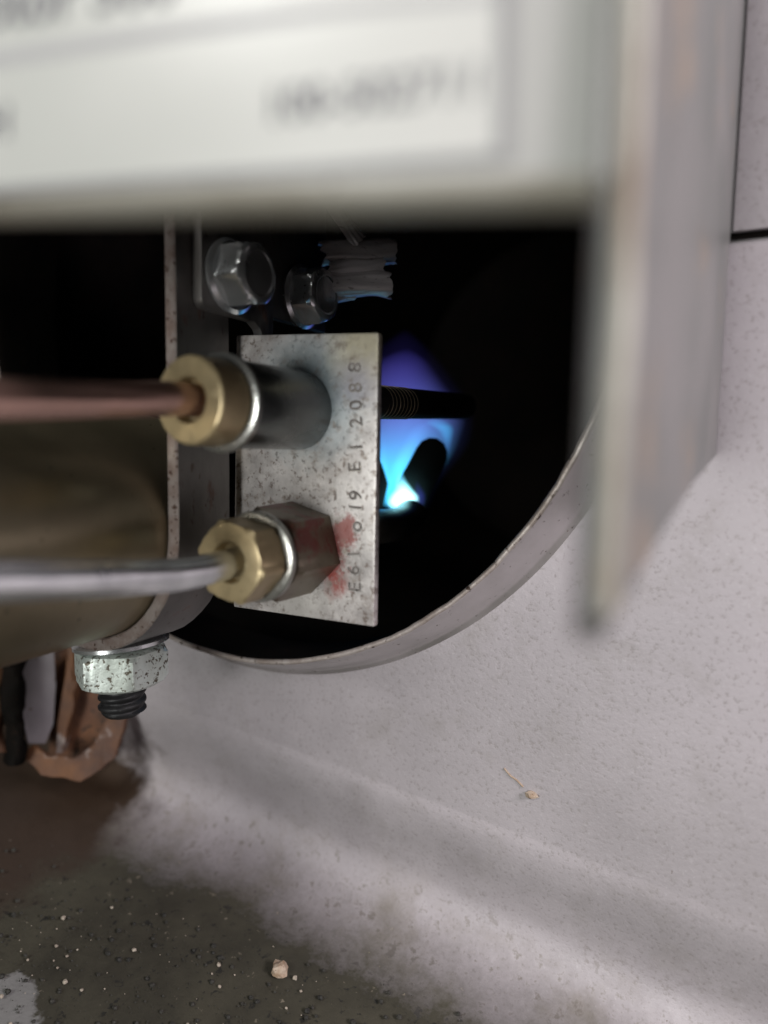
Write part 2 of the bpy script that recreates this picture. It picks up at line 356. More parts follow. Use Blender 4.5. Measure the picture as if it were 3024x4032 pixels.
# ------------------------------------------------------------------ setting: wall with the burner port, floor pan, chamber
YW = 111.0                                  # wall plane; rim edge stands 8 mm in front of it
PC = Vector((-88.9, 0, 30.9)); PR = 72.9    # port centre and inner radius (edge plane Y = 103)
YE = 103.0
ZB = -76.0; FR = 15.0                       # where the wall starts to bend, bend radius
X0, X1, ZT = -420.0, 260.0, 260.0
def sag(x):
    return -0.085 * (max(-190.0, min(70.0, x)) + 112.0)
def build_wall():
    n = 192; V = []; Fc = []
    rings = [0.0, 0.12, 0.4, 1.0]
    R = PR + 5.2
    for q in rings:
        for i in range(n):
            th = 2 * math.pi * i / n; c, s = math.cos(th), math.sin(th)
            k = min(((X1 - PC.x) if c > 0 else (X0 - PC.x)) / c if abs(c) > 1e-6 else 1e9,
                    ((ZT - PC.z) if s > 0 else (ZB + 16 - PC.z)) / s if abs(s) > 1e-6 else 1e9)
            r = R + (k - R) * q
            V.append(Vector((PC.x + c * r, YW, PC.z + s * r)))
    for j in range(len(rings) - 1):
        for i in range(n):
            k = (i + 1) % n; Fc.append((j * n + i, j * n + k, (j + 1) * n + k, (j + 1) * n + i))
    # exact rectangle corners
    for cx, cz in ((X0, ZB + 16), (X1, ZB + 16), (X0, ZT), (X1, ZT)):
        best = min(range(n), key=lambda i: (V[3 * n + i] - Vector((cx, YW, cz))).length)
        V[3 * n + best] = Vector((cx, YW, cz))
    for v in V:
        if v.z < ZB + 16.01: v.z = ZB + 16 + sag(v.x)
    o = link_mesh('wall', V, Fc, 'wall'); o['kind'] = 'structure'; return o
wall = build_wall()
def build_rim():
    prof = [(5.6, YW + 0.3), (5.2, YW - 0.1), (4.6, YW - 0.3), (4.0, YW - 1.0), (3.5, YW - 2.4), (2.9, YW - 4.0), (2.1, YW - 5.6), (1.35, YW - 6.9), (1.0, YE - 0.3),
            (0.75, YE - 0.55), (0.15, YE - 0.5), (0.0, YE - 0.2), (0.0, YE + 2), (0.4, YW + 3), (1.0, YW + 9)]
    n = 256; V = []; Fc = []; fm = []
    for j, (dr, y) in enumerate(prof):
        for i in range(n):
            th = 2 * math.pi * i / n
            w = noise.noise(Vector((math.cos(th) * 9, math.sin(th) * 9, j * 0.15))) * (0.22 if 6 < j < 12 else 0.1)
            if 7 < j < 12: w += max(0, noise.noise(Vector((math.cos(th) * 60, math.sin(th) * 60, 3.0))) - 0.3) * 0.35
            r = PR + dr + w
            V.append(Vector((PC.x + math.cos(th) * r, y + w * 0.5, PC.z + math.sin(th) * r)))
    for j in range(len(prof) - 1):
        for i in range(n):
            k = (i + 1) % n; Fc.append((j * n + i, j * n + k, (j + 1) * n + k, (j + 1) * n + i)); fm.append(0 if j < 8 else (1 if j < 11 else 2))
    return link_mesh('port_rim', V, Fc, None, None, wall, angle=80, mats=['rim', 'rim_edge', 'soot'], fmats=fm)
build_rim()
# overlapping sheet at the top of the wall, with the dark joint under its lower edge
cxl = pt(2884, 914, Y=YW - 1.2)
V, Fc = slab([(cxl.x, YW - 1.4, cxl.z), (X1, YW - 1.4, cxl.z - 0.4), (X1, YW - 1.4, ZT - 5), (cxl.x, YW - 1.4, ZT - 5)], (0, -1, 0), 1.3, 0.25)
link_mesh('panel', V, Fc, 'wall', None, wall)
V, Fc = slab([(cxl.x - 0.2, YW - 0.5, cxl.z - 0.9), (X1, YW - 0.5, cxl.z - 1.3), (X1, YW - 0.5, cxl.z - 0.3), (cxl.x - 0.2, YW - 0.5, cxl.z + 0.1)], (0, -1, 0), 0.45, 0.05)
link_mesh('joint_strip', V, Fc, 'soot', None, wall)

def build_floor():
    key = [(YW, ZB + 16), (YW + 0.25, ZB + 13), (YW + 1.4, ZB + 8.5), (YW + 4.0, ZB + 1.0), (YW + 4.8, ZB - 5), (YW + 2.4, ZB - 10.5), (YW - 3, ZB - 13.8), (YW - 9, ZB - FR)]
    prof = [(v.x, v.y) for v in spline([Vector((y, z, 0)) for y, z in key], 4)]
    NB = len(prof)
    for y in (94, 86, 76, 64, 48, 30, 0, -40, -100): prof.append((y, ZB - FR))
    nx = 136; V = []; Fc = []
    for j, (y, z) in enumerate(prof):
        for i in range(nx + 1):
            x = X0 + (X1 - X0) * i / nx
            w = noise.noise(Vector((x * 0.03, y * 0.03, 2.0))) * 1.1 * min(1.0, j / 10) * (0.5 if j < NB else 0.8)
            ww = noise.noise(Vector((x * 0.012, 5, 1))) * 4.0 * math.sin(min(1, j / NB) * math.pi)
            V.append(Vector((x, y - abs(w) * 0.3 - ww * 0.4, z + w + ww * 0.4 + sag(x))))
    for j in range(len(prof) - 1):
        for i in range(nx):
            a = j * (nx + 1) + i; Fc.append((a, a + 1, a + nx + 2, a + nx + 1))
    o = link_mesh('floor', V, Fc, 'floor', angle=80); o['kind'] = 'structure'; return o
floor = build_floor()
V, Fc = lathe((PC.x, YW + 2, PC.z), (0, 1, 0), [(0, PR + 5), (60, PR + 12), (260, PR + 12)], 64)
Fc = Fc[:-2] + [Fc[-1]]
o = link_mesh('combustion_chamber', V, Fc, 'soot'); o['kind'] = 'structure'; o['label'] = 'black inside of the combustion chamber behind the round port'

# ------------------------------------------------------------------ burner tube and its U-strap bracket
BX, BZ, BR = -93.5, -13.5, 18.2
V, Fc = lathe((BX, 12, BZ), (0, 1, 0), [(0, BR - 1.2), (0, BR), (15, BR), (30, BR), (45, BR), (60, BR), (72, BR + 0.1), (72, BR - 1.2), (40, BR - 1.2), (0, BR - 1.2)], 96, closed=False)
V = rough_up(V, 0.10, 0.07)
o = link_mesh('burner_tube', V, Fc, 'burner')
tag(o, 'olive brown steel burner tube held in the U shaped strap', 'burner tube')

br = thing('mounting_bracket', 'grey steel U strap bracket with rusty edges wrapped round the burner tube', 'bracket', (BX, 80, BZ - 21))
def u_strap():
    ro, ri, top, y0, y1 = 20.5, 18.35, 62.0, 73.0, 84.3
    def outline(r):
        P = [(BX + r, top)]
        for i in range(25):
            t = -math.pi * i / 24
            P.append((BX + r * math.cos(t), BZ + r * math.sin(t)))
        P.append((BX - r, BZ + 3)); return P
    O, I = outline(ro), outline(ri); n = len(O); V = []; Fc = []; fm = []
    for P, y in ((O, y0 + 0.25), (O, y1), (I, y1), (I, y0 + 0.25)):
        for x, z in P: V.append(Vector((x, y, z)))
    # chamfered front edge: two extra rings
    def ring(r, y):
        s = len(V)
        for x, z in outline(r): V.append(Vector((x, y, z)))
        return s
    e1 = ring(ro - 0.25, y0); e2 = ring(ri + 0.25, y0)
    for a, b, m in ((0, n, 0), (n, 2 * n, 1), (2 * n, 3 * n, 0), (0, e1, 1), (e1, e2, 1), (e2, 3 * n, 1)):
        for i in range(n - 1): Fc.append((a + i, a + i + 1, b + i + 1, b + i)); fm.append(m)
    V2 = [Vector(v) + noise.noise_vector(Vector(v) * 0.35) * 0.12 for v in V]
    return V2, Fc, fm
V, Fc, fm = u_strap()
link_mesh('strap', V, Fc, None, br, angle=40, mats=['steel', 'edge'], fmats=fm)
SX = BX + 20.5
# side plate above, carrying the two screws
za = pt(1270, 1310, X=SX - 0.8).z
V, Fc = slab([(SX - 0.3, 84.2, za), (SX - 0.3, 112.5, za), (SX - 0.3, 112.5, 62), (SX - 0.3, 84.2, 62)], (1, 0, 0), 1.7, 0.25)
link_mesh('side_plate', V, Fc, 'steel', br)
# overlapping tab with rounded lower corners
zb = pt(780, 1205, X=SX + 1.8).z; ya = pt(757, 1000, X=SX + 0.1).y
P = [(SX + 1.8, ya, 60), (SX + 1.8, ya, zb + 1.5)]
for i in range(7):
    t = math.pi / 2 * i / 6; P.append((SX + 1.8, ya + 1.5 - 1.5 * math.cos(t), zb + 1.5 - 1.5 * math.sin(t)))
P += [(SX + 1.8, ya + 12, zb - 0.1), (SX + 1.8, ya + 13.5, zb - 1.0), (SX + 1.8, ya + 14.5, zb - 2.6), (SX + 1.8, ya + 16, zb - 2.8), (SX + 1.8, ya + 17, zb - 1), (SX + 1.8, ya + 17, 60)]
Q = []
for p in P:
    if not Q or (Vector(p) - Vector(Q[-1])).length > 0.02: Q.append(p)
V, Fc = slab(Q, (1, 0, 0), 1.75, 0.2)
tab = link_mesh('overlapping_tab', V, Fc, 'steel', br)

# hex nut and threaded bolt end under the strap
nb = Vector((BX, 80.0, BZ - 20.5))
bolt = thing('hex_bolt', 'zinc hex nut with black threaded bolt end under the strap', 'bolt', nb - Vector((0, 0, 14)))
V, Fc = lathe(nb + Vector((0, 0, -0.2)), (0, 0, -1), [(0.6, 6.0), (1.0, 6.9, 7.2), (1.7, 6.9, 7.93), (5.8, 6.9, 7.93), (6.6, 6.9, 7.4), (7.2, 6.3), (7.3, 4.2)], 120, phase=math.radians(28))
link_mesh('nut', rough_up(V, 0.06, 1.2), Fc, 'zinc', bolt, angle=22)
V, Fc = lathe(nb + Vector((0, 0, 0.55)), (0.1, 0, -1), [(0.3, 7.4), (0.5, 7.9), (1.1, 7.9), (1.3, 7.2)], 64)
link_mesh('lock_washer', V, Fc, 'screw', bolt)
def thread(c, ax, r, pitch, length, n=40, depth=0.55):
    ax, u, v = frame(ax); steps = int(length / pitch * 16); V = []; Fc = []
    for j in range(steps + 1):
        t = length * j / steps
        for i in range(n):
            th = 2 * math.pi * i / n; ph = (t / pitch - i / n) % 1.0
            rr = r - depth * (0.5 - 0.5 * math.cos(2 * math.pi * ph)) ** 1.3
            if t > length - 0.7: rr = min(rr, r - 0.4 - (t - length + 0.7) * 0.9)
            V.append(Vector(c) + ax * t + u * (rr * math.cos(th)) + v * (rr * math.sin(th)))
    for j in range(steps):
        for i in range(n):
            k = (i + 1) % n; Fc.append((j * n + i, j * n + k, (j + 1) * n + k, (j + 1) * n + i))
    Fc.append(tuple(range(steps * n, (steps + 1) * n))); return V, Fc
V, Fc = thread(nb + Vector((0, 0, -6.5)), (0, 0, -1), 4.0, 1.75, 6.6)
link_mesh('threaded_end', rough_up(V, 0.06, 2.0), Fc, 'blackbolt', bolt, angle=60)

# two flanged hex screws on the bracket side
def hex_screw(px, py, xs, label, ph):
    c = pt(px, py, X=xs); ax = Vector((1, 0.0, 0))
    t = thing('hex_screw', label, 'screw', c, 'flanged hex screws on the bracket')
    V, Fc = lathe(c, ax, [(0, 4.2), (0.1, 5.5), (0.7, 5.6), (1.2, 5.0)], 72, phase=ph)
    link_mesh('washer_flange', V, Fc, 'screw', t)
    V, Fc = lathe(c + ax * 0.9, ax, [(0, 4.35, 'h'), (3.5, 4.35, 'h'), (4.2, 4.35, 4.6), (4.5, 4.3), (4.75, 3.8), (4.85, 3.4), (4.7, 3.1), (4.75, 1.5), (4.85, 0.3)], 72, phase=ph)
    h = link_mesh('hex_head', V, Fc, 'screw', t, angle=20)
    return t
hex_screw(905, 1090, SX + 1.85, 'rust spotted plated hex screw on the overlapping bracket tab', 0.2)
hex_screw(1182, 1172, SX - 0.2, 'dark plated hex screw beside the crumpled grey tape', 0.45)

# ------------------------------------------------------------------ pilot bracket plate
YP = 87.7
pr0, pr1 = pt(1490, 1308, Y=YP), pt(1472, 2470, Y=YP)
pl0, pl1 = pt(912, 1328, Y=YP), pt(950, 2396, Y=YP)
xr = (pr0.x + pr1.x) / 2; xl = SX - 2.2
pb = thing('pilot_bracket', 'heat tinted pilot plate stamped with characters and smeared with red sealant', 'pilot bracket', (xr - 10, YP, pr1.z))
V, Fc = slab([(xl, YP, pl1.z), (xr, YP, pr1.z), (xr, YP, pr0.z), (xl + 0.8, YP, pl0.z + 0.3)], (0, -1, 0), 1.4, 0.42)
plate = link_mesh('plate', V, Fc, 'plate', pb)
V, Fc = slab([(xl + 0.1, YP + 0.9, pl1.z), (xl + 0.1, YP + 9, pl1.z + 1), (xl + 0.1, YP + 9, pl0.z - 1), (xl + 0.1, YP + 0.9, pl0.z)], (-1, 0, 0), 1.2, 0.2)
link_mesh('folded_side', V, Fc, 'steel', pb)
# stamped characters run up the plate beside its free edge; their shade and highlight are painted letters
random.seed(12)
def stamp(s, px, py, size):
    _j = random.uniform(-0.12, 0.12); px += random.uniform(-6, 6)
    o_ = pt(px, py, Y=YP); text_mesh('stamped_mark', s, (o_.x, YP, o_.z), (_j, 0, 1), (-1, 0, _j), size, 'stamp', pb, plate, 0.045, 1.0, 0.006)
    text_mesh('stamp_highlight', s, (o_.x + 0.16, YP, o_.z - 0.12), (_j, 0, 1), (-1, 0, _j), size, 'stamp_light', pb, plate, 0.022, 1.0, 0.0)
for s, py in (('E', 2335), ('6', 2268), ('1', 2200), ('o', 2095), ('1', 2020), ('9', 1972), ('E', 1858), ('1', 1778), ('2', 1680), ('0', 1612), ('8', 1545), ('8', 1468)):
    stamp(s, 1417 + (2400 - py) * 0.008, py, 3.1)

AXU = pt(740, 1575, X=-62.0); AXL = pt(900, 2215, X=-61.2)
# upper round bushing and lower hex body belong to the pilot plate
V, Fc = lathe((AXU.x, AXU.y + 6.9, AXU.z), (0, 1, 0), [(0, 5.6), (0.2, 6.0), (YP - AXU.y - 7.0, 6.1)], 72)
link_mesh('bushing', V, Fc, 'bushing', pb)
V, Fc = lathe((AXL.x, AXL.y + 6.6, AXL.z), (0, 1, 0), [(0, 5.4), (0.7, 6.2, 6.4), (1.6, 6.2, 'h'), (YP - AXL.y - 6.7, 6.4, 'h')], 72, phase=math.radians(15))
link_mesh('hex_fitting', V, Fc, 'hexbody', pb, angle=20)

def brass_nut(name, c, label, hexy, ph):
    t = thing(name, label, 'nut', (c.x, c.y, c.z - 6), 'brass tube nuts on the pilot bracket')
    if hexy:
        prof = [(2.2, 2.3), (2.0, 2.75), (0.15, 2.85), (0.0, 3.0), (0.0, 4.9), (0.12, 5.3, 5.4), (0.45, 5.3, 5.98), (4.6, 5.3, 6.05), (5.3, 5.3, 5.5), (5.6, 4.6), (8.0, 4.6)]
    else:
        prof = [(2.2, 2.3), (2.0, 2.75), (0.15, 2.85), (0.0, 3.0), (0.0, 5.2), (0.12, 5.45), (0.4, 5.62), (4.6, 5.75), (5.2, 5.6), (5.4, 4.9), (8.8, 4.9)]
    V, Fc = lathe(c, (0, 1, 0), prof, 96, phase=ph)
    link_mesh('nut_body', rough_up(V, 0.05, 0.8), Fc, 'brass', t, angle=24)
    r = 6.6
    V, Fc = lathe((c.x, c.y + 5.5, c.z), (0, 1, 0), [(0, r - 1.2), (0.05, r - 0.3), (0.25, r), (0.9, r), (1.2, r - 0.4)], 96)
    link_mesh('collar_ring', V, Fc, 'ring', t)
    return t
brass_nut('tube_nut', AXU, 'round brass nut where the copper tube enters the pilot bracket', False, 0)
brass_nut('tube_nut', AXL, 'hexagonal brass nut where the aluminium tube enters the pilot bracket', True, math.radians(12))

# ------------------------------------------------------------------ the two tubes
pA = [pt(-900, 1555, X=-61), pt(-300, 1566, X=-61.5), pt(60, 1570, X=-62), pt(400, 1572, X=-62), Vector((AXU.x, AXU.y - 1.5, AXU.z)), Vector((AXU.x, AXU.y + 3, AXU.z))]
V, Fc = tube(spline(pA, 10), lambda t: 2.12 + 0.05 * noise.noise(Vector((t * 25, 0, 0))), 32)
V = rough_up(V, 0.10, 0.12)
o = link_mesh('copper_tube', V, Fc, 'copper'); tag(o, 'thin tarnished copper tube running into the round brass nut', 'tube')
pB = [pt(-900, 2330, X=-60), pt(-300, 2305, X=-61), pt(0, 2288, X=-61.2), pt(400, 2278, X=-61.2), pt(700, 2262, X=-61.2), Vector((AXL.x, AXL.y - 1.2, AXL.z - 0.2)), Vector((AXL.x, AXL.y + 3, AXL.z))]
V, Fc = tube(spline(pB, 10), lambda t: 2.08 + 0.06 * noise.noise(Vector((t * 30, 4, 0))), 32)
V = rough_up(V, 0.12, 0.14)
o = link_mesh('aluminium_tube', V, Fc, 'aluminium'); tag(o, 'dull silver aluminium tube running into the hexagonal brass nut', 'tube')

# ------------------------------------------------------------------ thermocouple rod with its coil
RX = -55.0
q0, q1 = pt(1500, 1584, X=RX), pt(1815, 1600, X=RX)
tc = thing('thermocouple', 'black thermocouple rod reaching through the pilot flame', 'thermocouple', q0)
V, Fc = tube(spline([Vector((AXU.x, YP + 0.5, AXU.z)), q0 + (q0 - q1) * 0.25, q0, q0.lerp(q1, 0.5), q1, q1 + (q1 - q0) * 0.04], 8), lambda t: 2.75 if t < 0.97 else 2.3, 32)
link_mesh('rod', V, Fc, 'rod', tc)
def helix(c0, c1, r, turns, wire):
    ax, u, v = frame(c1 - c0); L = (c1 - c0).length; n = turns * 28
    P = [c0 + ax * (L * i / n) + u * (r * math.cos(2 * math.pi * i / 28)) + v * (r * math.sin(2 * math.pi * i / 28)) for i in range(n + 1)]
    return tube(P, wire, 8)
ca, cb = q0 + (q0 - q1) * 0.08, pt(1598, 1589, X=RX)
V, Fc = helix(ca, cb, 2.78, 9, 0.075)
link_mesh('coil', V, Fc, 'coil', tc)

# ------------------------------------------------------------------ pilot burner head: elbow, two flared hood flaps
DF = 148.0
ph_ = thing('pilot_burner', 'black pilot burner elbow with two flared hood flaps beside the flame', 'pilot burner', pt(1560, 2120, D=132))
e = [Vector((AXL.x, YP + 1, AXL.z)), pt(1330, 2090, D=110), pt(1470, 2075, D=124), pt(1540, 2068, D=134), pt(1592, 2052, D=142), pt(1622, 2020, D=146), pt(1628, 1995, D=147)]
V, Fc = tube(spline(e, 8), lambda t: 3.3 if t < 0.86 else 3.3 - (t - 0.86) * 7, 32)
link_mesh('elbow', V, Fc, 'elbow', ph_)
def flap(pix, D, name, t=1.1):
    P = [pt(x, y, D=D) for x, y in pix]
    V, Fc = slab(P, -FWD, t, 0.25)
    # slight curl about the flap's long axis
    c = sum(P, Vector()) / len(P)
    V = [v + FWD * (0.035 * ((v - c).dot(RGT)) ** 2) for v in V]
    return link_mesh(name, V, Fc, 'rod', ph_)
flap([(1562, 1904), (1600, 1838), (1640, 1762), (1660, 1736), (1690, 1722), (1722, 1724), (1750, 1744), (1764, 1775), (1762, 1810), (1735, 1868), (1700, 1940), (1672, 2010), (1650, 2060), (1630, 2040),
      (1632, 1985), (1622, 1940), (1600, 1912), (1575, 1908)], 149, 'hood_flap')
flap([(1420, 1900), (1440, 1800), (1490, 1812), (1503, 1826), (1516, 1862), (1528, 1905), (1510, 1990), (1480, 2040), (1430, 2030)], 149, 'hood_flap')

# ------------------------------------------------------------------ pilot flame (glowing gas, emission volumes)
def flame_mat(name, stops, dens, edge_pow, zlo, zhi, axis_c, rx):
    m = bpy.data.materials.new(name); m.use_nodes = True; nt = m.node_tree; nt.nodes.clear()
    out = nt.nodes.new('ShaderNodeOutputMaterial'); em = nt.nodes.new('ShaderNodeEmission'); nt.links.new(em.outputs[0], out.inputs['Volume'])
    g = nt.nodes.new('ShaderNodeTexCoord'); s = nd(nt, 'ShaderNodeSeparateXYZ'); nt.links.new(g.outputs['Generated'], s.inputs[0])
    n = nd(nt, 'ShaderNodeTexNoise', Scale=2.2, Detail=2.0); nt.links.new(g.outputs['Generated'], n.inputs['Vector'])
    z = math_n(nt, 'MULTIPLY_ADD', math_n(nt, 'SUBTRACT', n.outputs['Fac'], 0.5), 0.12, s.outputs['Z'])
    c = ramp(nt, z, [(p, cc) for p, cc, _ in stops]); nt.links.new(c, em.inputs[0])
    d = ramp(nt, z, [(p, v / dens) for p, _, v in stops])
    st = math_n(nt, 'MULTIPLY', d, dens * 1000.0 / 1000.0)
    nt.links.new(st, em.inputs['Strength']); m.cycles.volume_sampling = 'MULTIPLE_IMPORTANCE'
    M[name] = m
fl = thing('pilot_flame', 'blue gas pilot flame licking round the black thermocouple rod', 'flame', pt(1600, 2000, D=DF))
def flame_shape(name, rows, D, depth, mat, n=28):
    """rows: (py, left px, right px); real closed body, 'depth' is its half thickness in mm"""
    V = []; Fc = []
    m = len(rows)
    for py, a, b in rows:
        A, B = pt(a, py, D=D), pt(b, py, D=D); c = (A + B) / 2; h = (B - A) / 2
        dd = min(depth, h.length)
        for i in range(n):
            th = 2 * math.pi * i / n; V.append(c + h * math.cos(th) + FWD * (dd * math.sin(th) ** 3))
    for j in range(m - 1):
        for i in range(n):
            k = (i + 1) % n; Fc.append((j * n + i, j * n + k, (j + 1) * n + k, (j + 1) * n + i))
    Fc.append(tuple(range(n - 1, -1, -1))); Fc.append(tuple(range((m - 1) * n, m * n)))
    return link_mesh(name, V, Fc, mat, fl)
def smooth_rows(rows, k=4):
    P = spline([Vector(r) for r in rows], k); return [tuple(p) for p in P]
DN = 220.0
flame_mat('flame_mantle', [(0.0, (0.06, 0.55, 1.0), 120), (0.12, (0.07, 0.62, 1.0), 140), (0.28, (0.09, 0.58, 1.0), 125), (0.42, (0.14, 0.42, 1.0), 85),
                           (0.58, (0.20, 0.30, 1.0), 54), (0.74, (0.20, 0.22, 1.0), 30), (0.88, (0.19, 0.17, 1.0), 16), (1.0, (0.15, 0.12, 1.0), 3)], DN, 1, 0, 1, None, 1)
flame_shape('mantle', smooth_rows([(2008, 1540, 1640), (1960, 1440, 1660), (1900, 1390, 1700), (1800, 1360, 1782), (1720, 1350, 1818), (1650, 1355, 1836), (1580, 1370, 1806), (1530, 1385, 1768),
                                   (1470, 1425, 1724), (1425, 1475, 1690), (1398, 1525, 1657), (1384, 1560, 1635), (1376, 1588, 1610)]), 161, 6.5, 'flame_mantle')
flame_mat('flame_halo', [(0.0, (0.12, 0.30, 1.0), 3), (0.4, (0.16, 0.26, 1.0), 7), (0.75, (0.20, 0.18, 1.0), 2.5), (1.0, (0.2, 0.14, 1.0), 1)], 10, 1, 0, 1, None, 1)
flame_shape('halo', smooth_rows([(2000, 1500, 1690), (1900, 1350, 1740), (1760, 1310, 1850), (1620, 1310, 1870), (1500, 1350, 1800), (1410, 1430, 1730), (1340, 1520, 1660), (1300, 1580, 1610)]), 172, 6.0, 'flame_halo')
flame_mat('flame_wisp', [(0.0, (0.06, 0.55, 1.0), 30), (0.5, (0.08, 0.62, 1.0), 120), (1.0, (0.15, 0.35, 1.0), 10)], 120, 1, 0, 1, None, 1)
flame_shape('wisp', smooth_rows([(1990, 1495, 1560), (1940, 1500, 1575), (1880, 1520, 1600), (1820, 1545, 1625), (1760, 1575, 1650), (1700, 1600, 1700), (1665, 1650, 1700)]), 151.5, 2.0, 'flame_wisp')
flame_shape('wisp', smooth_rows([(1985, 1440, 1520), (1900, 1470, 1545), (1830, 1480, 1530), (1760, 1490, 1525), (1700, 1495, 1520)]), 153.5, 1.8, 'flame_wisp')
flame_mat('flame_core', [(0.0, (0.12, 0.75, 1.0), 200), (0.3, (0.45, 0.95, 1.0), 1000), (0.6, (0.30, 0.90, 1.0), 700), (1.0, (0.05, 0.5, 1.0), 60)], 1000, 1, 0, 1, None, 1)
flame_shape('core', smooth_rows([(2026, 1596, 1624), (2005, 1540, 1640), (1985, 1520, 1650), (1955, 1530, 1652), (1925, 1550, 1628), (1885, 1556, 1600), (1840, 1566, 1584)]), 146.5, 3.2, 'flame_core')
flame_mat('flame_veil', [(0.0, (0.10, 0.12, 1.0), 30), (0.5, (0.12, 0.14, 1.0), 70), (1.0, (0.10, 0.12, 1.0), 20)], 70, 1, 0, 1, None, 1)
flame_shape('veil', smooth_rows([(2005, 1630, 1650), (1985, 1622, 1675), (1950, 1625, 1678), (1915, 1630, 1660), (1895, 1635, 1645)]), 146.0, 2.0, 'flame_veil')
flame_mat('flame_lick', [(0.0, (0.12, 0.2, 1.0), 20), (0.4, (0.08, 0.45, 1.0), 130), (0.75, (0.06, 0.55, 1.0), 160), (1.0, (0.05, 0.4, 0.8), 30)], 160, 1, 0, 1, None, 1)
flame_shape('lick', smooth_rows([(1790, 1764, 1772), (1760, 1750, 1778), (1725, 1738, 1784), (1690, 1715, 1790), (1665, 1670, 1775), (1650, 1690, 1740)]), 151.0, 1.5, 'flame_lick')

# ------------------------------------------------------------------ crumpled grey tape by the second screw
def tape():
    t = thing('crumpled_tape', 'crumpled wad of grey tape beside the dark plated screw', 'tape', pt(1400, 1190, D=126))
    def fold(name, A, B, r, th0, th1, seed, thick=0.35):
        """a strip of tape bent round the line A-B, ragged at its ends"""
        ax = (B - A); L = ax.length; ax = ax / L; u = Vector((0, 0, 1)); u = (u - ax * u.dot(ax)).normalized(); v = ax.cross(u)
        if v.dot(FWD) > 0: v = -v
        na, nt_ = 28, 26; V = []; Fc = []
        for side in (0, 1):
            for j in range(na + 1):
                s_ = j / na
                for i in range(nt_ + 1):
                    th = th0 + (th1 - th0) * i / nt_
                    q = Vector((s_ * 1.8 + seed, th * 0.8, seed * 2))
                    rr = r * (1 + 0.30 * noise.noise(q * 1.1) + 0.10 * noise.noise(Vector((seed, th * 4.0, s_ * 0.8)))) - side * thick
                    ragged = 0.10 * L * noise.noise(Vector((seed * 3, th * 2.2, 9 * (s_ > 0.5)))) * abs(2 * s_ - 1) ** 2
                    V.append(A + ax * (L * s_ + ragged) + v * (rr * math.cos(th)) + u * (rr * math.sin(th)) + u * (0.5 * noise.noise(Vector((s_ * 2, seed, 0)))))
        m = nt_ + 1; N = (na + 1) * m
        for j in range(na):
            for i in range(nt_):
                a0 = j * m + i
                Fc.append((a0, a0 + 1, a0 + m + 1, a0 + m)); Fc.append((N + a0, N + a0 + m, N + a0 + m + 1, N + a0 + 1))
        for j in range(na):
            for i in (0, nt_): a0 = j * m + i; Fc.append((a0, a0 + m, N + a0 + m, N + a0))
        for i in range(nt_):
            for j in (0, na): a0 = j * m + i; Fc.append((a0, a0 + 1, N + a0 + 1, N + a0))
        return link_mesh(name, V, Fc, 'tape', t, angle=50)
    fold('upper_fold', pt(1262, 1010, D=124), pt(1545, 985, D=128), 2.3, -1.5, 2.0, 1.3)
    fold('middle_fold', pt(1290, 1068, D=124), pt(1505, 1045, D=127), 2.0, -1.3, 1.1, 4.1)
    fold('lower_fold', pt(1285, 1125, D=124), pt(1525, 1118, D=127), 2.5, -1.7, 1.2, 7.7)
    fold('torn_end', pt(1290, 1165, D=124.5), pt(1395, 1158, D=126), 1.2, -1.9, 1.0, 9.2)
    fold('rising_strip', pt(1395, 965, D=125), pt(1290, 800, D=122), 2.2, -0.8, 1.0, 2.6)
tape()

# ------------------------------------------------------------------ front cover bracket with the label
NR, NL = Vector((-6.0, 36.0, 0)), Vector((-45.5, 28.5, 0))
tdir = (NR - NL).normalized(); nrm = Vector((tdir.y, -tdir.x, 0)).normalized()     # towards the camera
if nrm.y > 0: nrm = -nrm
PL = (NR, nrm)
def onp(px, py, lift=0.0): return pt(px, py, plane=(NR + nrm * lift, nrm))
cv = thing('cover_bracket', 'pale enamelled cover bracket with a printed label and worn brown edge', 'cover', pt(2300, 2440, D=36))
zc = onp(2330, 715).z; zl = onp(-400, 795).z; zt = 75.0
xr_ = NR
def PV(base, z): return Vector((base.x, base.y, z))
NL2 = NR - tdir * 75
slope_z = lambda q: zc + (zl - zc) * ((NR - q).length / (NR - onp(-400, 795).xy.to_3d()).length)
V, Fc = slab([PV(NL2, slope_z(NL2)), PV(NR - tdir * 0.6, zc), PV(NR - tdir * 0.6, zt), PV(NL2, zt)], nrm, 1.2, 0.4)
link_mesh('front_plate', V, Fc, 'cover', cv)
far = pt(2905, 450, Y=YW - 1.8); fdir = (Vector((far.x, far.y, 0)) - NR).normalized(); fn = Vector((-fdir.y, fdir.x, 0))
if fn.x > 0: fn = -fn
FP = (NR, fn)
def onf(px, py): return pt(px, py, plane=(NR, fn))
zt2 = pt(2940, -500, Y=YW).z
farb = onf(2776, 1790); low1 = onf(2722, 1912); tip = onf(2352, 2530)
fe = Vector((far.x, far.y, 0)); ztip = tip.z
fpoly = [PV(NR, zt), PV(fe, zt2), PV(fe, pt(2776, 1790, Y=YW - 1.8).z)]
if low1.y < fe.y - 1: fpoly.append(low1)
fpoly += [onf(2600, 2110), tip, PV(NR + fdir * 1.0, ztip + 0.15), PV(NR, ztip + 0.8)]
V, Fc = slab(fpoly, fn, -1.2, 0.0)
link_mesh('side_flange', V, Fc, 'flange', cv)
V, Fc = tube([PV(NR + fdir * 0.3 + nrm * 0.1, ztip + 1.2 + (zt - ztip) * i / 40) + Vector(noise.noise_vector(Vector((i * 0.4, 0, 0)))) * 0.15 for i in range(41)], 0.5, 20)
link_mesh('folded_edge', V, Fc, 'worn_edge', cv)
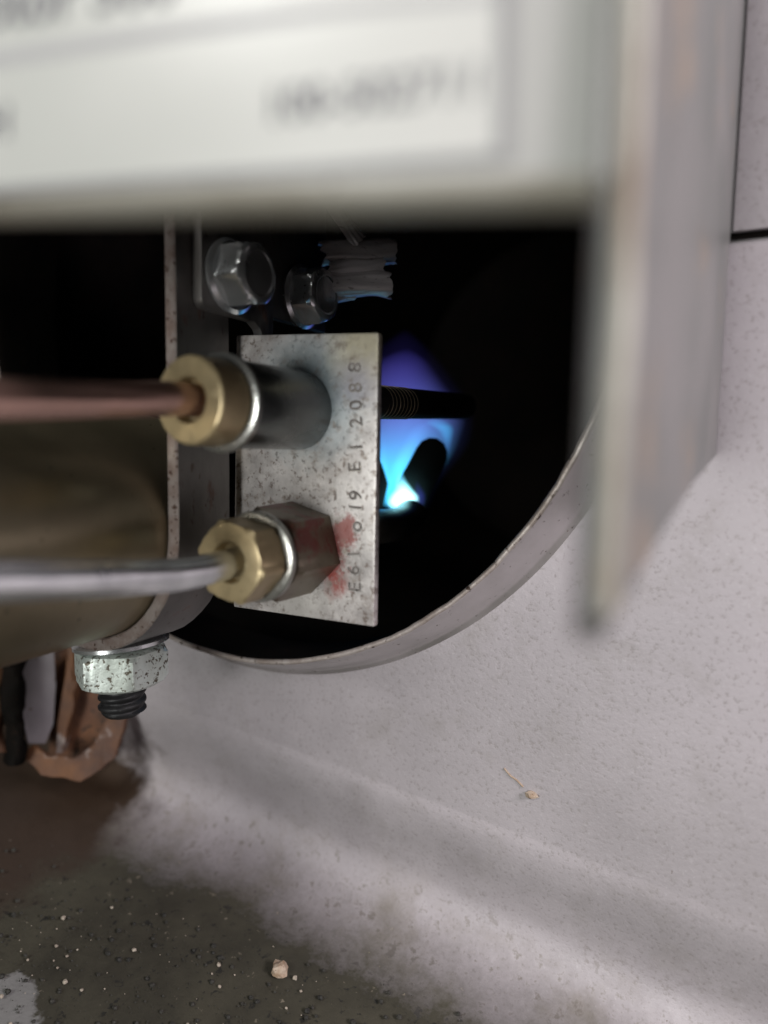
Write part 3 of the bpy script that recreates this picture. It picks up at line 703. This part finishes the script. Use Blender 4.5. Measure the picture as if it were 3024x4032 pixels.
V, Fc = tube([PV(NR - tdir * (1.2 + 73 * i / 30), slope_z(NR - tdir * (1.2 + 73 * i / 30)) + 0.3) + nrm * -1.5 for i in range(31)], 1.5, 24)
link_mesh('rolled_lower_edge', V, Fc, 'shaded_edge', cv)
V, Fc = slab([(NR.x - 3, NR.y + 1, zt - 3), (far.x - 4, YW - 12, zt - 3), (-190, YW - 12, zt - 3), (-190, 30, zt - 3)], (0, 0, 1), 1.2, 0.2)
link_mesh('unseen_light_shield', V, Fc, 'flange', cv)  # unseen top of the box, added to block light from above
lab = [onp(-500, 775), onp(1950, 605), onp(1960, -500), onp(-500, -420)]
V, Fc = slab([q + nrm * 0.16 for q in lab], nrm, 0.12, 0.03)
label = link_mesh('label', V, Fc, 'label', cv)
def strip(name, pix, mat, lift, parent=label):
    V, Fc = slab([onp(x, y) + nrm * lift for x, y in pix], nrm, 0.03, 0.0)
    return link_mesh(name, V, Fc, mat, cv, parent, smooth=False)
strip('ruled_band', [(-500, 325), (0, 268), (700, 158), (1400, 62), (1945, 5), (1945, -35), (1400, 15), (700, 100), (0, 208), (-500, 275)], 'band', 0.19)
strip('shadow_line', [(1962, -500), (2030, -500), (2018, 618), (1952, 605)], 'label_shadow', 0.15)  # painted shadow strips along the label's right and lower edges
strip('shadow_line', [(-500, 779), (1950, 609), (2012, 622), (2012, 634), (1950, 640), (-500, 806)], 'label_shadow', 0.15)
def label_text(s, px, py, px2, py2, h):
    o_, e_ = onp(px, py), onp(px2, py2); xd = (e_ - o_); 
    yd = nrm.cross(xd).normalized(); 
    if yd.z < 0: yd = -yd
    text_mesh('printed_line', s, o_, xd, yd, h, 'print', cv, label, 0.2, 1.0, 0.022)
label_text('100-502711', 1045, 490, 1800, 400, 2.6)
label_text('otor 300', -60, 120, 700, 15, 4.0)
label_text('H', -50, 550, 90, 540, 2.9)

# ------------------------------------------------------------------ rusted bracket at the foot of the wall
rb = thing('rusted_bracket', 'rust eaten bracket foot with a pale upright strip at the base of the wall', 'bracket', pt(280, 3060, D=168))
def arc_band(pix, D, rad, mat, name, seed, flat=1.0):
    P = spline([pt(x, y, D=d) for (x, y), d in zip(pix, D)], 10)
    V, Fc = tube(P, rad, 20); V = rough_up(V, 1.7, 0.22, seed); V = rough_up(V, 0.45, 0.5, seed)
    return link_mesh(name, V, Fc, mat, rb)
def rust_sheet(name, pix, D, t, mat, seed, lean=0.0):
    P = [pt(x + 7 * noise.noise(Vector((x * 0.05, y * 0.05, seed))), y + 9 * noise.noise(Vector((y * 0.05, x * 0.05, seed + 4))), D=D + lean * (y - 2850) / 100) for x, y in pix]
    n_ = (P[1] - P[0]).cross(P[len(P) // 2] - P[0]).normalized(); n_ = n_ if n_.dot(FWD) < 0 else -n_
    V, Fc = slab(P, n_, t, 0.3)
    bm = bmesh.new(); vs_ = [bm.verts.new(v) for v in V]
    for f in Fc: bm.faces.new([vs_[i] for i in f])
    bmesh.ops.triangulate(bm, faces=bm.faces[:]); bmesh.ops.subdivide_edges(bm, edges=bm.edges[:], cuts=3, use_grid_fill=True)
    bm.verts.index_update(); V = [v.co.copy() for v in bm.verts]; Fc = [tuple(v.index for v in f.verts) for f in bm.faces]; bm.free()
    V = rough_up(V, 0.9, 0.18, seed); V = rough_up(V, 0.3, 0.6, seed)
    return link_mesh(name, V, Fc, mat, rb, angle=60)
rust_sheet('corroded_lip', [(80, 2960), (130, 2935), (190, 2985), (290, 2975), (370, 2930), (420, 2850), (450, 2780), (495, 2800), (488, 2880), (450, 2970), (390, 3040), (320, 3085), (240, 3065), (160, 3045), (95, 3010)], 160, 2.2, 'rust', 2.0, -2.0)
rust_sheet('corroded_web', [(180, 2540), (440, 2540), (470, 2700), (465, 2830), (400, 2930), (300, 2990), (190, 2990), (200, 2800)], 168, 1.5, 'darkrust', 5.0)
rust_sheet('rust_rib', [(262, 2540), (292, 2540), (300, 2700), (285, 2840), (250, 2960), (225, 2950), (262, 2820), (272, 2690)], 164, 2.5, 'rust', 9.0)
P = [pt(70, 2560, D=158), pt(215, 2560, D=163), pt(222, 2700, D=163), pt(212, 2850, D=163), pt(180, 2930, D=162), pt(110, 2930, D=159), pt(95, 2850, D=158), pt(82, 2700, D=158)]
n0 = (P[1] - P[0]).cross(P[5] - P[0]).normalized(); n0 = n0 if n0.dot(FWD) < 0 else -n0
V, Fc = slab(P, n0, 2.0, 0.5); 
link_mesh('upright_strip', V, Fc, 'galv', rb)
arc_band([(50, 2540), (50, 2700), (55, 2850), (60, 2990)], [156, 156, 156, 156], 2.6, 'soot', 'dark_leg', 5.0)
arc_band([(-25, 2540), (-20, 2750), (-10, 2960)], [156, 156, 156], 2.4, 'rust', 'rusty_leg', 6.0)

# ------------------------------------------------------------------ flakes and grit
def chip(c, r, seed, n=14, flat=0.5):
    random.seed(seed); bm = bmesh.new(); bmesh.ops.create_icosphere(bm, subdivisions=2, radius=1.0)
    V = []
    for v in bm.verts:
        q = v.co * (1 + 0.5 * noise.noise(v.co * 1.6 + Vector((seed, 0, 0))))
        V.append(Vector(c) + Vector((q.x * r, q.y * r * 0.8, q.z * r * flat)))
    bm.verts.index_update(); Fc = [tuple(x.index for x in f.verts) for f in bm.faces]; bm.free(); return V, Fc
ZF = ZB - FR
c = pt(1100, 3815, Z=ZF + 1.0 + sag(-75)); V, Fc = chip(c, 1.7, 3, flat=0.7)
tag(link_mesh('rust_flake', V, Fc, 'flake', angle=15), 'pale brown flake lying on the dark grime of the floor', 'flake')
c = pt(2092, 3128, Y=YW - 0.1); V, Fc = chip(c, 1.15, 8, flat=0.55)
tag(link_mesh('paint_chip', V, Fc, 'flake', angle=15), 'pale cream chip stuck to the clean sheet wall', 'flake')
V, Fc = tube([pt(x, y, Y=YW - 0.08) for x, y in ((1985, 3025), (2010, 3055), (2035, 3072), (2060, 3098))], 0.16, 6)
tag(link_mesh('scratch_curl', V, Fc, 'flake'), 'thin pale curl of scraped coating on the wall above the cream chip', 'flake')
c = pt(2702, 3950, Z=ZF + 4 + sag(5)); V, Fc = chip(c, 0.8, 11, flat=0.6)
tag(link_mesh('grit_lump', V, Fc, 'grit', angle=15), 'black grit lump on the clean bend of the floor sheet', 'grit')
def scatter(name, mat, cnt, seed, rmin, rmax, label, region):
    random.seed(seed); V = []; Fc = []; k = 0
    while k < cnt:
        px, py = random.uniform(*region[0]), random.uniform(*region[1])
        if py < 3160 + 0.42 * px + random.uniform(0, 240): continue
        p = pt(px, py, Z=ZF + 0.5); p = pt(px, py, Z=ZF + 0.5 + sag(p.x)); p = pt(px, py, Z=ZF + 0.5 + sag(p.x))
        if p.y > YW - 9: continue
        r = rmin + (rmax - rmin) * random.random() ** 4
        v, f = chip(p, r, random.random() * 50, flat=0.7) if r > 0.3 or mat == 'palegrit' else (None, None)
        if v is None:
            o = len(V)
            for d in ((1, 0, 0), (-.5, .8, 0), (-.5, -.8, 0), (0, 0, 1.0), (0, 0, -.8)):
                V.append(p + Vector(d) * r * random.uniform(0.7, 1.2))
            Fc += [(o, o + 1, o + 3), (o + 1, o + 2, o + 3), (o + 2, o, o + 3), (o + 1, o, o + 4), (o + 2, o + 1, o + 4), (o, o + 2, o + 4)]
        else:
            o = len(V); V += v; Fc += [tuple(i + o for i in q) for q in f]
        k += 1
    ob = link_mesh(name, V, Fc, mat, smooth=False); ob['kind'] = 'stuff'; tag(ob, label, 'grit')
scatter('dirt_grit', 'grit', 900, 4, 0.13, 0.55, 'loose black grit strewn over the grimy floor', ((-300, 2600), (3200, 4300)))
scatter('pale_debris', 'palegrit', 110, 9, 0.10, 0.5, 'pale crumbs strewn over the dark grime', ((-300, 1300), (3200, 4200)))
